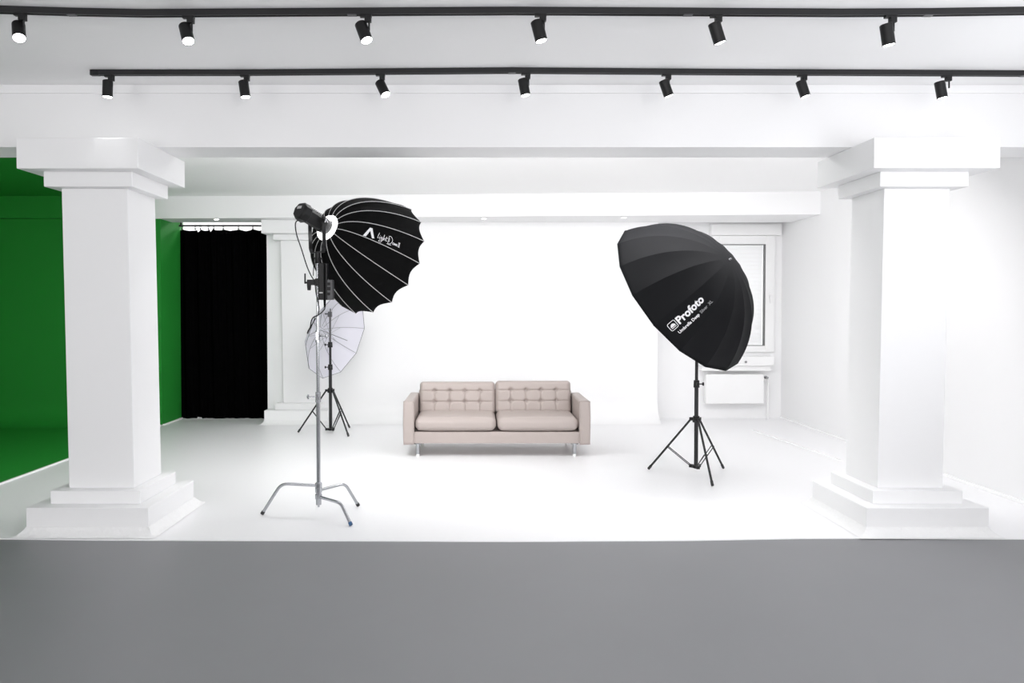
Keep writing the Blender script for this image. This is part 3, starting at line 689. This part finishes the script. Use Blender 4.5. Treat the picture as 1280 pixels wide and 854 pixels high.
# yoke
zy = zpx(315.5)
piv = axp(-.12); um_ = .078
hd = Vector((uu.x, uu.y, 0)).normalized()
bc = Vector((hub.x, hub.y, zy))
pl, pr = piv-hd*um_, piv+hd*um_
mb = MB()
def bar(mb, p, q, wdir, w, t, th):
    d = (q-p).normalized(); n_ = d.cross(wdir).normalized(); vs = []
    for c in (p, q):
        for sx_, sy_ in ((-1,-1),(1,-1),(1,1),(-1,1)): vs.append(c+wdir*sx_*w/2+n_*sy_*th/2)
    mb.add(vs, [(0,1,2,3),(4,7,6,5),(0,4,5,1),(1,5,6,2),(2,6,7,3),(3,7,4,0)])
fw = Vector((-hd.y, hd.x, 0))
for pp in (pl, pr):
    low = Vector((pp.x, pp.y, zy+.03)); lo2 = bc + (pp-piv)*.8; lo2.z = zy
    low = bc+(pp-piv); low.z = zy+.03
    bar(mb, pp+Z*.03, low, fw, .034, 0, .008); bar(mb, low, lo2, fw, .034, 0, .008)
bar(mb, bc-hd*um_*.85, bc+hd*um_*.85, fw, .034, 0, .009)
yk = mb.build('yoke', 'black_met', lp, bevel=.002)
mb = MB(); mb.cyl(pr, pr+hd*.03, .022, .018, seg=18); mb.cyl(pl, pl-hd*.02, .016, seg=18); mb.build('tilt_knob', 'black_pl', yk)
mb = MB(); mk_ = pr+hd*.0315+Z*.0
for x0_, x1_ in ((-.018, 0), (.018, 0)):
    mb.add([mk_+fw*x0_+Z*-.018, mk_+fw*(x0_*.45)+Z*-.018, mk_+Z*.004+fw*0, mk_+Z*.020], [(0, 1, 2, 3)])
mb.build('logo', 'print_w', yk, smooth=False)
mb = MB(); mb.cyl(bc-Z*.085, bc, .020, .018, seg=18); mb.cyl(bc-Z*.05+hd*.0, bc-Z*.05+Vector((.04, -.02, 0)), .008, seg=10); mb.build('spigot_receiver', 'black_pl', lp)
# driver box
dr = thing('lamp_driver', at(404, 372, 5.83), 'black power control box hanging on the chrome stand below the lamp', 'control box')
q0 = at(398.5, 375, 5.80); q1 = at(409, 329, 5.80)
mb = MB(); mb.box((q0.x, 5.79, q0.z), (q1.x, 5.85, q1.z)); mb.build('body', 'black_pl', dr, smooth=False, bevel=.005)
r0 = at(406, 375, 5.84); r1 = at(416.5, 350, 5.84)
mb = MB(); mb.box((r0.x, 5.80, r0.z), (r1.x, 5.88, r1.z)); pn = mb.build('control_panel', 'dark_met', dr, smooth=False, bevel=.004)
mb = MB()
for (x_, y_, s_) in ((411, 355, .011), (411, 361, .013), (411, 367.5, .011)):
    q = at(x_, y_, 5.80); mb.box((q.x-s_, 5.795, q.z-s_), (q.x+s_, 5.802, q.z+s_))
mb.build('button', 'black_pl', pn, smooth=False, bevel=.002)
q = at(401.5, 366, 5.79); mb = MB(); mb.box((q.x-.015, 5.786, q.z-.005), (q.x+.012, 5.792, q.z+.005)); mb.build('badge', 'piping', dr, smooth=False)
mb = MB(); mb.tube([at(405.5, 330, 5.782), at(405.5, 352, 5.782), at(405.8, 376, 5.782)], .006, seg=8); mb.cyl(at(405.8, 375, 5.782), at(406, 384, 5.782), .010, .007, seg=12); mb.build('strap', 'black_fab', dr)
mb = MB(); mb.tube([at(399, 331, 5.83), at(399.5, 324, 5.84), at(402, 322, 5.845), at(404, 331, 5.83)], .004, seg=8); mb.build('hanging_loop', 'black_pl', dr)
def cable(pts, r, label):
    P = smooth_path([at(*p) for p in pts], 8); mb = MB(); mb.tube(P, r, seg=8); o = mb.build('cable', 'black_pl'); o['label'] = label; o['category'] = 'cable'; return o
cable([(377, 275.5, 5.71), (371.5, 276, 5.70), (369.2, 281, 5.70), (371, 294, 5.72), (377, 312, 5.76), (383, 331, 5.80), (388, 343, 5.82), (392, 350, 5.825), (394, 357, 5.83), (395, 366, 5.84), (397.5, 378, 5.84), (398.8, 386, 5.83), (397.5, 393, 5.83)], .0042, 'thin black cable hanging from the back of the studio lamp')
cable([(406, 383, 5.782), (405.5, 387, 5.79), (401, 391.5, 5.81), (396.5, 394.5, 5.83), (391.5, 397, 5.83), (389, 402, 5.83), (387.8, 409, 5.83), (385, 414, 5.84), (384.5, 417, 5.84), (387.5, 411, 5.85), (391, 404, 5.85), (394.5, 398, 5.85)], .0045, 'looped black cable hanging below the control box')
cable([(397, 329, 5.85), (393.5, 322, 5.84), (392, 335, 5.83), (391.5, 345, 5.83)], .0035, 'short black cable beside the top of the chrome pole')

# ------------------------------------------------------------------ sofa
YS = 8.235
xl_, xr_ = at(504, 540, YS).x, at(738, 540, YS).x
cx = (xl_+xr_)/2; Wd = xr_-xl_; Dp = .87
sf = thing('sofa', (cx, YS+Dp/2, 0), 'beige leather two-seat sofa with tufted back cushions and chrome legs', 'sofa')
def rbox(c, s, r, seg, fn=None):
    nx, ny, nz = seg; sx_, sy_, sz_ = s; bm = bmesh.new(); grid = {}
    def V(i, j, k):
        key = (i, j, k)
        if key in grid: return grid[key]
        def dens(t):  # denser toward the ends
            return .5-.5*math.cos(PI*t) if False else t
        q = Vector(((i/nx-.5)*sx_, (j/ny-.5)*sy_, (k/nz-.5)*sz_)); h = Vector((sx_/2-r, sy_/2-r, sz_/2-r))
        inn = Vector([max(-h[m], min(h[m], q[m])) for m in range(3)]); d = q-inn
        face = q.copy()
        if d.length > 1e-9: q = inn+d.normalized()*r if (abs(d.x) > 1e-9)+(abs(d.y) > 1e-9)+(abs(d.z) > 1e-9) > 1 else q
        if fn: q = fn(q, (i/nx, j/ny, k/nz))
        grid[key] = bm.verts.new(q+Vector(c)); return grid[key]
    for i in range(nx):
        for k in range(nz):
            bm.faces.new([V(i,0,k),V(i+1,0,k),V(i+1,0,k+1),V(i,0,k+1)]); bm.faces.new([V(i,ny,k),V(i,ny,k+1),V(i+1,ny,k+1),V(i+1,ny,k)])
    for i in range(nx):
        for j in range(ny):
            bm.faces.new([V(i,j,0),V(i,j+1,0),V(i+1,j+1,0),V(i+1,j,0)]); bm.faces.new([V(i,j,nz),V(i+1,j,nz),V(i+1,j+1,nz),V(i,j+1,nz)])
    for j in range(ny):
        for k in range(nz):
            bm.faces.new([V(0,j,k),V(0,j,k+1),V(0,j+1,k+1),V(0,j+1,k)]); bm.faces.new([V(nx,j,k),V(nx,j+1,k),V(nx,j+1,k+1),V(nx,j,k+1)])
    bm.verts.index_update(); mb = MB(); mb.add([v.co.copy() for v in bm.verts], [[v.index for v in f.verts] for f in bm.faces]); bm.free(); return mb
AT = .118; zb_, za = .134, .618
for sg in (-1, 1):
    xc = cx+sg*(Wd/2-AT/2)
    def armf(q, t):
        q.x += sg*.006*math.sin(PI*t[2])*(1 if (t[0]-.5)*sg > 0 else 0); q.z += .022*t[1]*t[2]*0
        return q
    am = rbox((xc, YS+Dp/2, (zb_+za)/2), (AT, Dp, za-zb_), .026, (14, 36, 24), armf).build('armrest', 'leather', sf)
    P = []
    x0, x1, z0, z1 = xc-AT/2+.006, xc+AT/2-.006, zb_+.006, za-.006
    mb = MB(); yy_ = YS+.006; mb.tube([(x0, yy_, z0), (x0, yy_, z1), (x1, yy_, z1), (x1, yy_, z0), (x0, yy_, z0)], .005, seg=8, cap=False); mb.build('seam_piping', 'leather', am)
xi0, xi1 = cx-Wd/2+AT, cx+Wd/2-AT
rbox(((xi0+xi1)/2, YS+.045+.35, (.146+.275)/2), (xi1-xi0+.01, .74, .129), .008, (40, 20, 6)).build('base_frame', 'leather', sf)
rbox(((xi0+xi1)/2, YS+Dp-.055, (.146+.66)/2), (xi1-xi0+.01, .10, .514), .02, (40, 6, 20)).build('back_frame', 'leather', sf)
half = (xi1-xi0)/2
for i in range(2):
    xc = xi0+half*(i+.5)
    def seatf(q, t):
        u_, v_ = t[0]*2-1, t[1]*2-1
        b_ = (1-u_**4)*(1-abs(v_)**4)
        if t[2] > .5: q.z += .018*b_
        if t[2] < .5: q.z += .012*(abs(u_)**6)      # corners lift so the underside curves
        q.y -= .012*(1-u_**4)*(1 if t[1] < .3 else 0)*math.sin(PI*t[2])
        for c_ in (.2, .4, .6, .8):
            if t[2] > .5: q.z -= .022*math.exp(-((t[0]-c_)/.018)**2-((t[1]-.74)/.03)**2) + .006*math.exp(-((t[0]-c_)/.008)**2)*max(0, min(1, (t[1]-.68)/.06))
        return q
    rbox((xc, YS+.012+.33, .352), (half-.012, .66, .150), .058, (90, 48, 16), seatf).build('seat_cushion', 'leather', sf)
    wb = .885; hb = .385; tb = .16; xb_ = cx+(-1 if i == 0 else 1)*wb*.503
    rec = math.radians(12); base = Vector((xb_, YS+.60, .392+(.010 if i else 0)))
    R_ = Matrix.Rotation(-rec, 3, 'X')
    def backf(q, t):
        u_, v_ = t[0]*2-1, t[2]*2-1
        bul = (1-u_**6)*(1-abs(v_)**6)
        if t[1] < .5:
            q.y -= .02*bul
            gx = sum(math.exp(-((t[0]-c_)/.009)**2) for c_ in (.2, .4, .6, .8)); gz = sum(math.exp(-((t[2]-c_)/.022)**2) for c_ in (.37, .70))
            wz = max(0, min(1, (.78-t[2])/.06)); wx = 1
            q.y += (.009*gx*wz+.010*gz)*min(1, bul*1.3)
            for c_ in (.2, .4, .6, .8):
                for d_ in (.37, .70): q.y += .026*math.exp(-((t[0]-c_)/.026)**2-((t[2]-d_)/.06)**2)
        return q
    mbk = rbox((0, 0, 0), (wb, tb, hb), .045, (120, 10, 60), backf)
    mbk.v = [base+R_ @ (v+Vector((0, tb/2, hb/2))) for v in mbk.v]
    bk = mbk.build('back_cushion', 'leather', sf)
    mb = MB()
    for c_ in (.2, .4, .6, .8):
        for d_ in (.37, .70):
            p_ = base+R_ @ Vector(((c_-.5)*wb, tb/2-tb/2+.014, d_*hb)); mb.cyl(p_-Vector((0, .005, 0)), p_+Vector((0, .006, 0)), .009, .011, seg=10)
    mb.build('button', 'leather_dark', bk)
lx = (at(522.3, 571, YS+.06).x, at(718, 571, YS+.06).x)
for x in lx:
    for y in (YS+.06, YS+Dp-.10):
        mb = MB(); mb.cyl((x, y, .028), (x, y, .148), .021, seg=24); mb.cyl((x, y, .136), (x, y, .147), .042, seg=24); lg = mb.build('leg', 'chrome', sf)
        mb = MB(); mb.cyl((x, y, 0.0), (x, y, .03), .017, .0205, seg=24); mb.build('foot_pad', 'pvc', lg)

# ------------------------------------------------------------------ light
w = bpy.data.worlds.new('world'); S.world = w; w.use_nodes = True
w.node_tree.nodes['Background'].inputs[0].default_value = (.92, .96, 1, 1); w.node_tree.nodes['Background'].inputs[1].default_value = .05
LK = dict(assumed_daylight_right=1.35, assumed_daylight_back_left=1.6, assumed_daylight_back_right=2.5, bay_fill_light_left=.58, bay_fill_light_right=.84, bay_fill_light_down=.2, alcove_fill_light=.05, assumed_lamp_behind_curtain=.35, shutter_backlight=.5)
def area(name, loc, rot, sx_, sy_, e, c=(1, 1, 1)):
    l = bpy.data.lights.new(name, 'AREA'); l.shape = 'RECTANGLE'; l.size = sx_; l.size_y = sy_; l.energy = e*LK.get(name, 1); l.color = c
    o = bpy.data.objects.new(name, l); col.objects.link(o); o.location = loc; o.rotation_euler = rot; return o
# daylight entering assumed unseen windows of the front room (right wall and the wall behind the camera)
area('assumed_daylight_right', (XR-.02, 1.05, 1.8), (0, PI/2+.5, 0), 1.7, 6.3, 100, (.95, .96, 1))
area('assumed_daylight_back_left', (-4.2, YF+.02, 1.8), (PI/2+.75, 0, 0), 3.5, 1.9, 100, (1, .985, .985))
area('assumed_daylight_back_right', (2.0, YF+.02, 1.8), (PI/2+.75, 0, 0), 3.5, 1.9, 100, (1, .985, .985))
# unseen fill lights added to brighten the white bay, high between the two beams
area('bay_fill_light_left', (-1.9, 7.0, ZC2-.1), (.65, 0, 0), 2.5, .9, 100, (1, .985, .99))
area('bay_fill_light_right', (2.2, 7.0, ZC2-.1), (.65, 0, 0), 2.5, .9, 100, (1, .985, .99))
area('bay_fill_light_down', (.3, 6.7, ZC2-.05), (0, 0, 0), 4.5, .5, 100)
area('shutter_backlight', ((W0.x+W1.x)/2, YN+.6, (W0.z+W1.z)/2), (-PI/2, 0, 0), 1.0, 1.6, 60, (.97, .98, 1))  # backlight added outside the shutter to stand for daylight
area('alcove_fill_light', (-6.0, 7.6, ZC2-.03), (0, 0, 0), 1.5, .5, 10)  # unseen fill light added to brighten the green alcove
area('assumed_lamp_behind_curtain', (-4.1, 11.7, ZC2-.03), (0, 0, 0), 1.8, .3, 60)  # assumed lamp, unseen, for the bright gap above the curtain
for o in list(bpy.data.objects):
    if o.get('_w') is not None: del o['_w']
    if o.type == 'LIGHT' and o.data.energy == 0: bpy.data.objects.remove(o)

S.view_settings.view_transform = 'Standard'; S.view_settings.look = 'None'; S.view_settings.gamma = 1; S.view_settings.use_curve_mapping = False
S.view_settings.exposure = 0.0
S.cycles.max_bounces = 12; S.cycles.diffuse_bounces = 8; S.cycles.use_denoising = True
